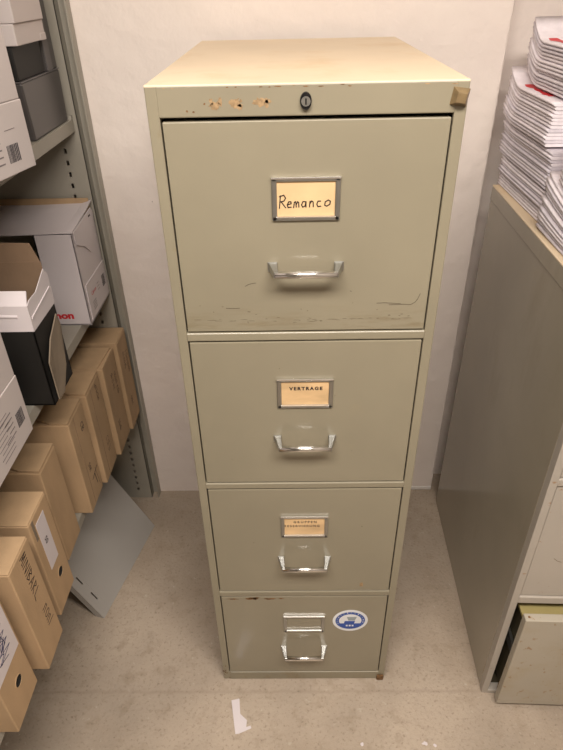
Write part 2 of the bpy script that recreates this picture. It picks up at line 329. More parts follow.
for i, (zt, zb, m) in enumerate(rows):
    gap_t = .0042 if i == 0 else .0018
    fr = MB()
    x0, x1 = IW+.0020, W-IW-.0020
    z0, z1 = zb+.0012, zt-gap_t
    o = bpy.data.objects.new('drawer', None)
    fr.box(x0, x1, 0, .018, z0, z1, m, .0014)
    sc = fr
    if i == 0:
        for pts in ([(.108, 1.0555), (.113, 1.0585), (.119, 1.0600), (.124, 1.0605)], [(.300, 1.0255), (.312, 1.0260), (.330, 1.0245), (.335, 1.0245)], [(.318, 1.0225), (.340, 1.0232), (.350, 1.0225)],
                    [(.350, 1.0225), (.356, 1.0265), (.359, 1.0310), (.362, 1.0400)], [(.078, 1.0205), (.090, 1.0200), (.098, 1.0203)], [(.260, 1.046), (.262, 1.045)]):
            sc.stroke(pts, .0007, 'mark', FRONT, .0001)
        for k in range(30):
            r_ = random.Random(k+5); sc.blob(r_.uniform(.03, .36), 1.000+r_.gauss(0, .0022), r_.uniform(.001, .006), r_.uniform(.0003, .0007), 'scratch', FRONT, .00005, k, 10, .5)
        for k in range(18):
            r_ = random.Random(k+105); sc.blob(r_.uniform(.03, .36), r_.uniform(.992, 1.03), r_.uniform(.0005, .002), r_.uniform(.0004, .001), 'scratch', FRONT, .00005, k, 8, .5)
    if i == 1:
        for k in range(4):
            r_ = random.Random(k+25); sc.blob(r_.uniform(.03, .36), r_.uniform(.69, .93), .0008, .0008, 'scratch', FRONT, .00005, k, 8, .5)
    if i == 2:
        sc.blob(.306, .545, .0012, .0014, 'scratch', FRONT, .00005, 2, 8); sc.blob(.315, .366, .004, .008, 'chip', FRONT, .00005, 9, 10, .3)
        sc.blob(.095, .500, .001, .001, 'scratch', FRONT, .00005, 2, 8)
    if i == 3:
        for (cx, cz, ra, rb) in ((.045, .319, .012, .0018), (.085, .320, .016, .0035), (.090, .322, .010, .003), (.120, .319, .012, .0022), (.145, .320, .006, .0015)):
            sc.blob(cx, cz, ra, rb, 'rust', FRONT, .00006, int(cx*1000), 16, .5)
    ob = sc.build('drawer', cab)
    if i in (0, 3): ob['label'] = 'drawer front with scuffed dirty lower edge' if i == 0 else 'bottom drawer with rust streak and round sticker'
    # the drawer's hidden tray
    zc = 1.1813-.3170*i
    lz0, lz1 = zc-.0287, zc+.0287
    handle(1.0852-.3168*i, None, ob)
    label_holder(lz0, lz1, ob)
    if i == 0:
        def wr(h):
            P = front_at(-.0012); k = .0135; X0, Z0 = .1600, 1.1700
            L_ = {'R': ([(0, 0), (.12, 1.25)], [(0.02, 1.15), (.45, 1.3), (.62, 1.0), (.45, .72), (.12, .65)], [(.18, .65), (.62, .05)]),
                  'e': ([(0, .32), (.38, .42), (.36, .62), (.15, .62), (0, .32), (.08, .05), (.38, .08)],),
                  'm': ([(0, 0), (.08, .55), (.22, .6), (.26, .05)], [(.26, .3), (.40, .6), (.50, .5), (.52, .05)]),
                  'a': ([(.42, .55), (.15, .58), (.0, .25), (.12, .02), (.36, .15), (.44, .58), (.44, .02)],),
                  'n': ([(0, 0), (.06, .58)], [(.05, .35), (.22, .6), (.36, .5), (.38, .02)]),
                  'c': ([(.38, .55), (.12, .55), (.0, .25), (.12, .0), (.40, .05)],),
                  'o': ([(.35, .62), (.05, .45), (0, .12), (.2, .02), (.5, .2), (.55, .5), (.35, .62)],)}
            x = 0
            for ch, adv in (('R', .78), ('e', .62), ('m', .78), ('a', .78), ('n', .72), ('c', .78), ('o', .6)):
                for st in L_[ch]: h.stroke([(X0+(x+px)*k, Z0+(py-.05)*k+x*k*.03) for px, py in st], .0015, 'ink', P, .0001)
                x += adv
        card(lz0, lz1, 'card', ob, wr)
    elif i == 1:
        card(lz0, lz1, 'card_aged', ob, lambda h: h.text('VERTRAGE', HX+.001, zc+.0095, .054, .0070, 'ink', front_at(-.0012), .0002, .05, 1.35))
    elif i == 2:
        def wr3(h):
            h.text('GRUPPEN', HX+.001, zc+.0125, .044, .0058, 'ink', front_at(-.0012), .0002, .035, 1.6)
            h.text('RESERVIERUNG', HX-.005, zc+.0015, .068, .0058, 'ink', front_at(-.0012), .0002, .03, 1.5)
        card(lz0, lz1, 'card_aged', ob, wr3)
    else:
        h = MB(); cx, cz, r_ = .2977, .2390, .0390
        h.ellipse(cx, cz, r_, r_, 'white_sticker', FRONT, .0001); h.ellipse(cx, cz, r_*.84, r_*.80, 'blue_sticker', FRONT, .0002)
        h.ellipse(cx, cz, r_*.64, r_*.60, 'white_sticker', FRONT, .0004)
        h.ellipse(cx, cz-.003, r_*.70, r_*.70, 'blue_sticker', FRONT, .0006, 24, math.pi*1.08, math.pi*1.92)
        h.prism([(cx-.012, -.0007, cz-.001), (cx+.011, -.0007, cz-.001), (cx+.008, -.0007, cz-.012), (cx-.014, -.0007, cz-.012)], (0, -.0002, 0), 'blue_sticker')
        h.prism([(cx-.008, -.0007, cz+.014), (cx+.014, -.0007, cz+.014), (cx+.010, -.0007, cz+.001), (cx-.004, -.0007, cz+.001)], (0, -.0002, 0), 'grey_sticker')
        for k in range(3): h.box(cx-.009+k*.0065, cx-.005+k*.0065, -.0010, -.0008, cz-.0205, cz-.0150, 'white_sticker')
        for k in range(22):   # ring lettering, too small to read
            if k in (16, 17): continue
            a = 2*math.pi*k/22+.1; h.box(cx+math.cos(a)*r_*.74-.0010, cx+math.cos(a)*r_*.74+.0010, -.0006, -.00035, cz+math.sin(a)*r_*.735-.0016, cz+math.sin(a)*r_*.735+.0016, 'grey_sticker' if k % 3 else 'white_sticker')
        s_ = h.build('sticker', ob); s_['label'] = 'round blue and white sticker'
# lock, stud, foot
h = MB(); lx, lz = .1946, 1.3005
h.cyl((lx, 0, lz), (lx, -.005, lz), .0085, 'lock', 24, .0080, sx=.85, sy=1.2); h.cyl((lx, -.005, lz), (lx, -.0065, lz), .0056, 'nickel', 20); h.box(lx-.0009, lx+.0009, -.0072, -.006, lz-.0035, lz+.0035, 'dark')
h.stroke([(lx-.0025, lz-.0025), (lx-.0010, lz+.0030), (lx+.0010, lz-.0025), (lx+.0028, lz+.0028)], .0009, 'nickel', front_at(-.0066), .0001)
h.build('lock', cab)
h = MB(); ang = math.radians(-8); cx, cz = .3800, 1.3015
def rot(a, bb): return cx+a*math.cos(ang)-bb*math.sin(ang), cz+a*math.sin(ang)+bb*math.cos(ang)
q = .0105; u = .0058
lo = [rot(-q, -q), rot(q, -q), rot(q, q), rot(-q, q)]; hi = [rot(-u, -u), rot(u, -u), rot(u, u), rot(-u, u)]
h.hexa([(x, 0, z) for x, z in lo]+[(x, -.010, z) for x, z in hi], 'stud', .0006); h.build('corner_stud', cab)
h = MB(); h.box(W-.019, W-.002, -.006, .0, .001, .020, 'rust', .003); h.build('foot_bolt', cab)

# ------------------------------------------------------------------ right filing cabinet
RX0, RX1, RY0, RY1, RH = .632, 1.052, -.025, .592, 1.022
rc = thing('filing_cabinet', ((RX0+RX1)/2, (RY0+RY1)/2, 0), 'low beige-grey filing cabinet with paper piles on top and its bottom drawer ajar', 'cabinet')
b = MB()
b.box(RX0, RX0+.012, RY0+.0199, RY1, .003, RH-.032, 'side', .0005)
b.box(RX0-.0015, RX0+.012, RY0-.001, RY1+.001, RH-.034, RH-.001, 'side', .002)
b.box(RX1-.012, RX1, RY0+.0199, RY1, .003, RH-.001, 'side', .0015)
b.box(RX0+.01, RX1-.01, RY1-.008, RY1, .003, RH-.001, 'side'); b.box(RX0+.01, RX1-.01, RY0+.02, RY1-.01, .004, .012, 'inside')
b.box(RX0, RX0+.0145, RY0, RY0+.02, 0, RH-.034, 'front2', .0012); b.box(RX1-.0145, RX1, RY0, RY0+.02, 0, RH-.002, 'front2', .0015)
for z0, z1 in ((.0, .012), (.352, .372), (.684, .700), (.992, RH-.002)): b.box(RX0+.0135, RX1-.0135, RY0-.0006, RY0+.02, z0, z1, 'front2', .0018)
b.box(RX0+.013, RX1-.013, RY0+.35, RY0+.354, .02, .99, 'dark')
for k, (yy, zz, r1, r2, mm) in enumerate(((.33, .855, .0016, .003, 'white_sticker'), (.25, .70, .0015, .001, 'scratch'), (.03, .16, .003, .003, 'white_sticker'), (-.005, .07, .004, .014, 'chip'), (.004, .035, .006, .006, 'rust'), (.06, .03, .006, .004, 'rust'), (.14, .06, .004, .003, 'rust'))):
    b.blob(yy, zz, r1, r2, mm, side_at(RX0), .0001, k, 12)
for pts in ([(.03, .70), (.012, .672), (.018, .668), (.0, .640)], [(.018, .70), (.006, .690), (.004, .66)], [(.05, .665), (.03, .672), (.015, .66)]): b.stroke(pts, .0012, 'scratch', side_at(RX0), .0001)
b.build('cabinet_body', rc)
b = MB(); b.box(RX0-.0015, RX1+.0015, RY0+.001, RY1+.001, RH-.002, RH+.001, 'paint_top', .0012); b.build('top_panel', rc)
for i, (z0, z1) in enumerate(((.702, .990), (.374, .682), (.014, .337))):
    dy = -.034 if i == 2 else 0
    x0, x1 = RX0+.0162, RX1-.0162
    if i == 2: x0 += .009; x1 += .009
    h = MB(); m = 'front2low' if i == 2 else 'front2'; y0 = RY0+.003+dy
    h.box(x0, x1, y0, y0+.018, z0, z1, m, .0016)
    h.box(x0+.012, x0+.014, y0+.018, y0+.50, z0+.02, z1-.02, 'inside'); h.box(x1-.014, x1-.012, y0+.018, y0+.50, z0+.02, z1-.02, 'inside')
    h.box(x0+.013, x1-.013, y0+.018, y0+.50, z0+.020, z0+.022, 'inside'); h.box(x0+.013, x1-.013, y0+.32, y0+.322, z0+.02, z1-.03, 'inside')
    if i == 2:
        h.box(x0+.002, x1-.002, y0+.0185, y0+.075, z1-.020, z1-.012, 'olive', .001)
        h.box(x0+.004, x0+.011, y0+.018, y0+.45, z0+.17, z0+.20, 'nickel', .001)      # runner
        h.cyl((x0+.009, y0+.009, z1-.0002), (x0+.009, y0+.009, z1+.0012), .0022, 'rust', 10)
        h.box(x0+.004, x0+.012, y0+.018, y0+.026, z0+.02, z0+.05, 'rust', .001)
    if i == 1:
        h.stroke([(x0+.040, z0+.115), (x0+.048, z0+.108), (x0+.056, z0+.105)], .0012, 'scratch', front_at(y0), .0001)
    dr = h.build('drawer', rc)
    if i == 2: dr['label'] = 'rust-specked bottom drawer pulled slightly open'
    # handle and label holder, set to the middle (outside the photo)
    hx = (x0+x1)/2; bz = z0+.12; k = MB()
    for sg in (-1, 1): k.hexa([(hx+sg*.0525-.005, y0, bz-.0055), (hx+sg*.0525+.005, y0, bz-.0055), (hx+sg*.0435+.003, y0-.031, bz-.0035), (hx+sg*.0435-.003, y0-.031, bz-.0035),
                               (hx+sg*.0525-.005, y0, bz+.006), (hx+sg*.0525+.005, y0, bz+.006), (hx+sg*.0435+.003, y0-.031, bz+.0035), (hx+sg*.0435-.003, y0-.031, bz+.0035)], 'nickel', .0008)
    k.cyl((hx-.0435, y0-.0285, bz), (hx+.0435, y0-.0285, bz), .004, 'chrome', 16); k.build('handle', dr)

rc.location = (.8386, .2655, 0); rc.rotation_euler.z = math.radians(-2)

# ------------------------------------------------------------------ paper piles on the right cabinet
def sag(y, y0, L_, curl, slope, bend=(.72, 1.7)):
    """height offset along a booklet: its far end curls up"""
    u_ = (y-y0)/L_           # 0 near end, 1 far end
    return curl*max(0, (u_-bend[0])/(1-bend[0]))**bend[1] + slope*u_
def booklet(x0, y0, L_, Wd, z, t_, curl, slope, m, jx, jy, yaw, label, group, red=False, spine=True, dcurl=0, bend=(.72, 1.7)):
    bmx = MB(); n = 14; z0 = z
    cx, cy = x0+Wd/2+jx, y0+L_/2+jy
    prof = []
    for i in range(n+1):
        yy = L_*i/n; s0 = sag(y0+yy, y0, L_, curl, slope, bend); s1 = sag(y0+yy, y0, L_, curl+dcurl, slope, bend)
        prof.append((yy, s0, t_+(s1-s0)*.9))
    ca, sa = math.cos(yaw), math.sin(yaw)
    def P(a, bb, c): # local a across (x), bb along (y)
        a -= Wd/2; bb -= L_/2
        return (cx+a*ca-bb*sa, cy+a*sa+bb*ca, c)
    sec = [(0.0, .5), (.0008, .80), (.003, .97), (.02, 1.0), (Wd, 1.0), (Wd, 0.0), (.02, 0), (.003, .03), (.0008, .20)]
    prev = None; fs = []
    for yy, zz, tt in prof:
        cur = [bmx.bm.verts.new(P(a, yy, z0+zz+f*tt*.88)) for a, f in sec]
        if prev: fs += [bmx.bm.faces.new((prev[i], prev[(i+1) % 9], cur[(i+1) % 9], cur[i])) for i in range(9)]
        else: fs.append(bmx.bm.faces.new(cur))
        prev = cur
    fs.append(bmx.bm.faces.new(prev[::-1])); bmx.faces(fs, m)
    for f in fs: f.smooth = len(f.verts) == 4
    bx = (cx, cy, z0)
    o = bmx.build('booklet', base=bx); tag(o, label, 'booklet', group)
    if red:
        r = MB(); rr_ = random.Random(5)
        # a brushed red wordmark running along the near-left margin of the cover
        ya, yb = red; N = 26
        top = []
        for i in range(N+1):
            f = i/N; yy = yb+(ya-yb)*f
            j = min(n-1, int(yy/L_*n)); g = yy/L_*n-j
            zz = prof[j][1]*(1-g)+prof[j+1][1]*g; tt = prof[j][2]*(1-g)+prof[j+1][2]*g
            wd = .0085*(.45+.55*abs(math.sin(f*9.5+.6)))*(1.25 if f < .3 or f > .8 else .8)
            top.append((yy, z0+zz+tt*.88+.0004, wd, .022+.0015*math.sin(f*7)))
        for (p_, q_) in zip(top[:-1], top[1:]):
            vs = [r.bm.verts.new(P(c[3]+s_*c[2], c[0], c[1])) for c, s_ in ((p_, -1), (p_, 1), (q_, 1), (q_, -1))]
            r.faces([r.bm.faces.new(vs)], 'red')
        par = r.build('printed_wordmark', o); par['label'] = 'red printed wordmark'
    return o
ORD = 'lowest second third fourth fifth sixth seventh eighth ninth tenth eleventh twelfth thirteenth fourteenth fifteenth sixteenth seventeenth eighteenth'.split()
def pile(x0, y0, L_, Wd, z, count, t_, c0, c1, slope, drift, label, group, seed, red=None, shade=.3, toplabel=None, bend=(.72, 1.7)):
    rr_ = random.Random(seed); last = None
    for i in range(count):
        f0, f1 = i/count, (i+1)/count
        cu0, cu1 = c0+(c1-c0)*f0, c0+(c1-c0)*f1
        is_top = i == count-1 and toplabel
        last = booklet(x0+drift*f0, y0, L_, Wd, z+i*t_, t_, cu0, slope, 'paper2' if rr_.random() < shade else 'paper', rr_.uniform(-.0028, .0028), rr_.uniform(-.0009, .0009), rr_.uniform(-.0022, .0022),
                toplabel if is_top else ('white booklet, lowest in ' if i == 0 else 'white booklet, topmost in ' if i == count-1 else 'white booklet, '+ORD[i]+' from the bottom in ')+label, group, red if is_top else None, dcurl=cu1-cu0, bend=bend)
    return z+count*t_
ZT = RH+.0015
pA = pile(.650, .315, .275, .20, ZT, 10, .0060, 0, .004, .0, -.004, 'the lowest bundle of the rear pile', 'booklets in the rear pile, bottom bundle', 11, (.04, .15), .45, 'white booklet with a red strip showing, topmost of the rear pile bottom bundle')
pB = pile(.646, .325, .285, .20, pA+.004, 11, .0060, .003, .010, .0, .002, 'the shaded middle bundle of the rear pile', 'booklets in the rear pile, middle bundle', 12, None, .5)
pC = pile(.640, .352, .258, .205, pB+.004, 12, .0062, .012, .030, .0, .004, 'the jutting upper bundle of the rear pile', 'booklets in the rear pile, jutting bundle', 13, (.07, .20), .2, 'white booklet with a red wordmark, uppermost of the jutting bundle')
pD = pile(.660, .330, .245, .205, pC+.003, 13, .0062, .026, .036, .0, -.004, 'the bundle on top of the rear pile', 'booklets in the rear pile, top bundle', 17, (.03, .19), .4, 'white booklet with a red wordmark, lying on the very top of the rear pile')
qA = pile(.634, .038, .262, .21, ZT, 12, .0062, .004, .032, .0, .004, 'the lower bundle of the front pile', 'booklets in the front pile, lower bundle', 21, (.10, .20), .3, 'white booklet with a red wordmark, covering the lower bundle of the front pile', (.45, 1.5))
qB = pile(.641, .002, .255, .21, qA+.004, 15, .0062, .021, .038, .0, .002, 'the upper bundle of the front pile', 'booklets in the front pile, upper bundle', 22, None, .15, None, (.45, 1.5))
zk = ZT
for k in range(5):
    h = MB(); h.box(.868, 1.035, .345, .560, zk, zk+.0520, 'paper2', .003); o = h.build('paper_ream', base=(.95, .45, zk))
    tag(o, ('lowest', 'second lowest', 'middle', 'second highest', 'highest')[k]+' wrapped white paper ream stacked behind the rear booklet pile', 'paper ream', 'wrapped paper reams behind the booklets'); zk += .0523
pE = pile(.872, .350, .22, .155, zk, 18, .0062, .002, .02, .0, -.01, 'the grey-shaded stack against the back wall', 'booklets on the stack by the back wall', 31, None, .6)

# ------------------------------------------------------------------ shelving unit on the left
SX0, SX1 = -.655, -.300
sh = thing('shelving_unit', (-.48, .03, 0), 'grey steel shelving unit loaded with white cartons and brown file boxes', 'shelving')
b = MB(); YP = .611
# end panel with its column of slots
b.box(SX0, -.336, YP, YP+.0015, 0, 1.95, 'shelf_metal'); b.box(-.330, -.292, YP, YP+.0015, 0, 1.95, 'shelf_metal')
z = .035
while z < 1.95: b.box(-.336, -.330, YP, YP+.0015, z-.0155 if z > .04 else 0, z-.0005, 'shelf_metal'); z += .026
b.box(-.2935, -.292, YP, YP+.027, 0, 1.95, 'shelf_metal'); b.box(-.292, -.2705, YP+.0255, YP+.027, 0, 1.95, 'shelf_metal')
b.box(-.2725, -.2690, YP, YP+.0285, 0, 1.95, 'shelf_metal', .0006)
b.box(SX0, SX0+.0015, YP, YP+.03, 0, 1.95, 'shelf_metal')
b.build('end_panel', sh)
b = MB(); b.box(SX0, -.30, -1.13, -1.1285, 0, 1.95, 'shelf_metal'); b.box(-.3015, -.275, -1.155, -1.1285, 0, 1.95, 'shelf_metal'); b.build('end_panel', sh)
for zt, xf in ((.365, -.335), (.750, -.322), (1.174, -.301), (1.585, -.301)):  # topmost shelf is unseen, added to shade what stands on the shelf below
    h = MB(); h.box(SX0+.003, xf, -1.125, YP-.002, zt-.0018, zt, 'shelf_metal', .0006); h.box(xf-.0018, xf, -1.125, YP-.002, zt-.026, zt-.0005, 'shelf_metal', .0006)
    h.box(xf-.014, xf-.001, -1.125, YP-.002, zt-.0262, zt-.0245, 'shelf_metal'); h.box(SX0+.003, SX0+.005, -1.125, YP-.002, zt-.026, zt-.0005, 'shelf_metal')
    if zt > 1: h.hexa([(xf-.016, YP-.012, zt), (xf, YP-.012, zt), (xf, YP-.002, zt), (xf-.016, YP-.002, zt), (xf-.014, YP-.010, zt+.008), (xf, YP-.010, zt+.008), (xf, YP-.002, zt+.008), (xf-.014, YP-.002, zt+.008)], 'shelf_metal')
    h.build('shelf', sh)
b = MB(); b.box(SX0-.006, SX0, -1.12, YP, 0, 1.95, 'shelf_metal'); b.build('back_panel', sh)

# loose shelf plate leaning against the unit
P0 = Vector((-.262, .4887, 0)); P1 = Vector((-.3386, .1657, 0)); e = (P1-P0).normalized(); Lw = (P1-P0).length
nrm = Vector((-.97321, .2299, 0)); up = nrm*math.cos(math.radians(60))+Vector((0, 0, math.sin(math.radians(60)))); out = e.cross(up).normalized()
if out.x < 0: out = -out
def PP(a, c, h_): v = P0+e*a+up*c+out*h_; v.z = max(v.z, .0004); return tuple(v)
LL = .372
lp = thing('loose_shelf', tuple((P0+P1)/2), 'loose grey steel shelf plate leaning on its edge under the cardboard boxes', 'shelf plate')
h = MB()
def slab(a0, a1, c0, c1, h0, h1, m='plate'):
    h.hexa([PP(a0, c0, h0), PP(a1, c0, h0), PP(a1, c1, h0), PP(a0, c1, h0), PP(a0, c0, h1), PP(a1, c0, h1), PP(a1, c1, h1), PP(a0, c1, h1)], m)
# plate pieces leave two slots free near the near edge
s1, s2, sw = Lw-.030, Lw-.022, .0
slab(0, Lw-.034, 0, LL, -.0016, 0)
slab(Lw-.018, Lw, 0, LL, -.0016, 0)
for c0, c1 in ((0, .050), (.078, .112), (.140, LL)): slab(Lw-.034, Lw-.018, c0, c1, -.0016, 0)
for c0, c1 in ((.050, .078), (.112, .140)): slab(Lw-.034, Lw-.027, c0, c1, -.0016, 0); slab(Lw-.023, Lw-.018, c0, c1, -.0016, 0)
h.build('plate', lp)
h = MB(); slab(0, Lw, 0, .0016, -.024, 0); h.build('long_lip', lp)
h = MB(); slab(0, Lw, LL-.0016, LL, -.024, 0); h.build('long_lip', lp)
h = MB(); slab(Lw-.0016, Lw, .0016, LL-.0016, -.026, 0); h.build('side_lip', lp)
h = MB(); slab(0, .0016, .0016, LL-.0016, -.026, 0); h.build('side_lip', lp)

# ------------------------------------------------------------------ brown file boxes on the lowest shelf
def cut_hole(o, center, r_):
    cu = MB(); c = Vector(center); cu.cyl(c+Vector((-.03, 0, 0)), c+Vector((.01, 0, 0)), r_, 'dark', 28); co = cu.build('cut')
    md = o.modifiers.new('b', 'BOOLEAN'); md.operation = 'DIFFERENCE'; md.object = co; md.solver = 'EXACT'; md.material_mode = 'TRANSFER'
    bpy.context.view_layer.update()
    me = bpy.data.meshes.new_from_object(o.evaluated_get(bpy.context.evaluated_depsgraph_get())); o.modifiers.clear(); o.data = me
    bpy.data.objects.remove(co)
def hand(h, pl, y, z, size, shapes, m='ink_soft', wd=.0012, turn=True):
    """handwriting that runs down the spine of a box"""
    k = 0
    for st in shapes:
        h.stroke([(y+(a if not turn else -bb)*size*(-1 if turn else 1)-0, z-(a if turn else -bb)*size) for a, bb in st], wd, m, pl, .0001)
def scrib(seed, n_, step=.55):
    r_ = random.Random(seed); x = 0; res = []
    for k in range(n_):
        kind = r_.choice('oclnszeb')
        if kind == 'o': res.append([(x+.25+.25*math.cos(t), .45+.42*math.sin(t)) for t in [i*math.pi/4 for i in range(9)]])
        elif kind == 'c': res.append([(x+.25+.25*math.cos(t), .45+.42*math.sin(t)) for t in [.8+i*math.pi/5 for i in range(8)]])
        elif kind == 'l': res.append([(x, 0), (x+.1, 1.1)])
        elif kind == 'n': res.append([(x, 0), (x+.03, .7), (x+.3, .75), (x+.35, 0)])
        elif kind == 's': res.append([(x+.4, .8), (x+.1, .8), (x+.05, .5), (x+.35, .4), (x+.3, .05), (x, .05)])
        elif kind == 'z': res.append([(x, .8), (x+.4, .85), (x, .05), (x+.42, .0)])
        elif kind == 'e': res.append([(x, .4), (x+.38, .5), (x+.2, .8), (x, .45), (x+.15, .02), (x+.4, .1)])
        else: res.append([(x, 1.1), (x+.02, 0), (x+.35, .15), (x+.3, .5), (x, .5)])
        x += step+r_.uniform(-.05, .15)
    return res
def file_box(x, y0, y1, zt, label, seed, style, yaw=0, dep=.265, zb=.3656):
    t = thing('file_box', (x-dep/2, (y0+y1)/2, zb), label, 'box', 'cardboard file boxes on the lowest shelf')
    h = MB(); r_ = random.Random(seed)
    h.box(x-dep, x, y0, y1, zb, zt-.0035, 'cardboard', .0022, 2)
    ym = (y0+y1)/2
    pl = side_at(x)
    # board seam running down the spine
    if style in ('B', 'seam'): h.box(x-.0005, x+.0005, y0+.030, y0+.031, zb+.004, zt-.006, 'cardboard_d')
    body = h.build('box_body', t)
    if style in ('hole', 'label'):
        yc, zc = {'hole': (ym+.004, zb+.0745), 'label': (ym+.005, zb+.077)}[style]
        cut_hole(body, (x, yc, zc), .0105)
        h = MB(); N = 28
        for i in range(N):
            a0, a1 = 2*math.pi*i/N, 2*math.pi*(i+1)/N
            h.hexa([(x-.0005, yc+r0*math.cos(a), zc+r0*math.sin(a)) for a, r0 in ((a0, .0105), (a1, .0105), (a1, .0125), (a0, .0125))]+[(x+.0008, yc+r0*math.cos(a), zc+r0*math.sin(a)) for a, r0 in ((a0, .0105), (a1, .0105), (a1, .0125), (a0, .0125))], 'cardboard')
        h.build('finger_hole_ring', t)
    # top flap(s)
    h = MB(); z0 = zt-.0035; lift = r_.uniform(.001, .003)
    if style in ('open',):
        h.hexa([(x-dep+.002, y0+.002, z0), (x-.014, y0+.002, z0), (x-.006, y1-.001, z0), (x-dep+.002, y1-.001, z0), (x-dep+.002, y0+.002, z0+.002), (x-.014, y0+.002, z0+.002), (x-.006, y1-.001, z0+.0035), (x-dep+.002, y1-.001, z0+.0035)], 'cardboard')
        h.box(x-.0035, x, y0+.001, y1-.001, z0-.001, z0+.003, 'cardboard', .0008)
    elif style in ('B', 'fold', 'seam'):
        # folded dust flap: two panels meeting on a diagonal
        A = (x-.001, y0+.001); Bq = (x-.001, y1-.001); Cq = (x-dep+.001, y1-.001); Dq = (x-dep+.001, y0+.001); E = (x-.045, y0+.002); G = (x-.150, ym+.006)
        h.prism([(A[0], A[1], z0), (Bq[0], Bq[1], z0), (Cq[0], Cq[1], z0), (G[0]-.002, G[1]+.0015, z0), (E[0]+.003, E[1]+.001, z0)], (0, 0, .0062), 'cardboard')
        h.prism([(E[0]-.0005, E[1], z0), (G[0]-.004, G[1]-.0015, z0), (Dq[0], y1-.004, z0), (Dq[0], Dq[1], z0)], (0, 0, .0018), 'cardboard')
    else:
        h.box(x-dep+.001, x-.001, y0+.0008, y1-.0008, z0, z0+.0030, 'cardboard', .001)
    h.build('lid_flap', t)
    # writing
    h = MB()
    if style == 'open' or style == 'pencil':
        hand(h, pl, y1-.030, zt-.06, .014, scrib(seed, 8), 'ink_soft', .0013); hand(h, pl, y1-.055, zt-.05, .014, scrib(seed+50, 6), 'ink_soft', .0013)
        hand(h, pl, y0+.03, zb+.09, .014, scrib(seed+9, 4), 'ink_soft', .0013)
    elif style == 'seam':
        hand(h, pl, y1-.035, zt-.02, .012, scrib(seed, 6), 'ink_soft', .0013); hand(h, pl, y0+.055, zb+.10, .020, scrib(seed+3, 4), 'ink_soft', .0010)
        h.stroke([(ym+.012, zt-.022), (ym+.016, zt-.014)], .0018, 'ink', pl, .0002)
    elif style == 'B':
        hand(h, pl, ym+.010, zt-.045, .021, [[(.45, .75), (.15, .7), (0, .4), (.15, .05), (.45, .1)], [(.6, .8), (.62, 0), (1.0, .1), (1.0, .4), (.65, .45), (.95, .55), (.95, .8), (.6, .8)]], 'ink', .0017)
        h.stroke([(ym+.000, zb+.066), (ym+.040, zb+.076)], .0022, 'ink', pl, .0002); h.stroke([(ym+.018, zb+.071), (ym+.022, zb+.036)], .0022, 'ink', pl, .0002)
        hand(h, pl, ym-.004, zb+.115, .015, scrib(77, 3), 'ink', .0012)
        h.stroke([(y1-.012, zb+.02), (y1-.02, zb+.08)], .001, 'ink_soft', pl, .0001)
    elif style == 'label':
        h.box(x, x+.0005, y0+.022, y0+.060, zt-.150, zt-.024, 'white_cool'); hand(h, side_at(x+.0005), y0+.034, zt-.075, .012, scrib(5, 2), 'ink', .0016)
        h.box(x, x+.0004, y0+.010, y0+.018, zt-.055, zt-.006, 'cardboard_flap')
    elif style == 'scrawl':
        hand(h, pl, ym-.002, zt-.014, .0235, [[(0, 0), (.1, .9), (.25, .2), (.4, .9), (.5, 0)], [(.7, 0), (.72, .9)], [(.95, 0), (1.0, .9), (1.4, 0), (1.45, .9)], [(1.7, 0), (1.72, .9)], [(1.95, .9), (2.0, 0), (2.4, .2), (2.0, .5), (2.35, .7), (1.95, .9)],
             [(2.6, 0), (2.85, .9), (3.1, 0)], [(2.7, .35), (3.0, .35)], [(3.35, 0), (3.35, .9), (3.7, .7), (3.4, .45), (3.75, 0)], [(4.0, .9), (4.1, .1), (4.6, .0)]], 'ink', .0017)
        hand(h, pl, ym+.006, zb+.115, .021, scrib(15, 4, .75), 'ink', .0016)
    elif style == 'hole':
        h.box(x, x+.0005, y0+.006, y1-.005, .492, zt-.012, 'white_cool')
        r2 = random.Random(4); P_ = side_at(x+.0005)
        pts = [(ym+r2.uniform(-.022, .018), zt-.040-k*.0030+r2.uniform(-.012, .012)) for k in range(26)]; h.stroke(pts, .0012, 'ink_blue', P_, .0001)
        for k in range(4): h.stroke([(ym-.024, zt-.04-k*.018), (ym+.022, zt-.052-k*.018), (ym-.01, zt-.070-k*.014)], .0014, 'ink_blue', P_, .0001)
    if len(h.bm.verts): h.build('handwriting' if style not in ('label', 'hole') else 'spine_label', t)
    else: h.bm.free()
    return t
file_box(-.277, .522, .608, .650, 'brown cardboard file box with faint pencil notes, nearest the back wall', 1, 'pencil')
file_box(-.286, .413, .514, .644, 'brown cardboard file box with a loose open lid edge, second from the wall', 2, 'open')
file_box(-.297, .307, .405, .641, 'brown cardboard file box with a board seam and small ink tick near its top', 3, 'seam')
file_box(-.307, .205, .299, .638, 'brown cardboard file box with bold black letters and T mark on its spine', 4, 'B')
file_box(-.322, .067, .153, .630, 'plain brown cardboard file box set further back beside the wide gap', 5, 'fold')
file_box(-.296, -.068, .018, .630, 'brown cardboard file box with white spine label above a round finger hole', 6, 'label')
file_box(-.283, -.180, -.100, .642, 'brown cardboard file box with a line of large pen writing down its spine', 7, 'scrawl')
file_box(-.298, -.290, -.200, .630, 'brown cardboard file box with blue ink scribble on white label, nearest the camera', 8, 'hole')

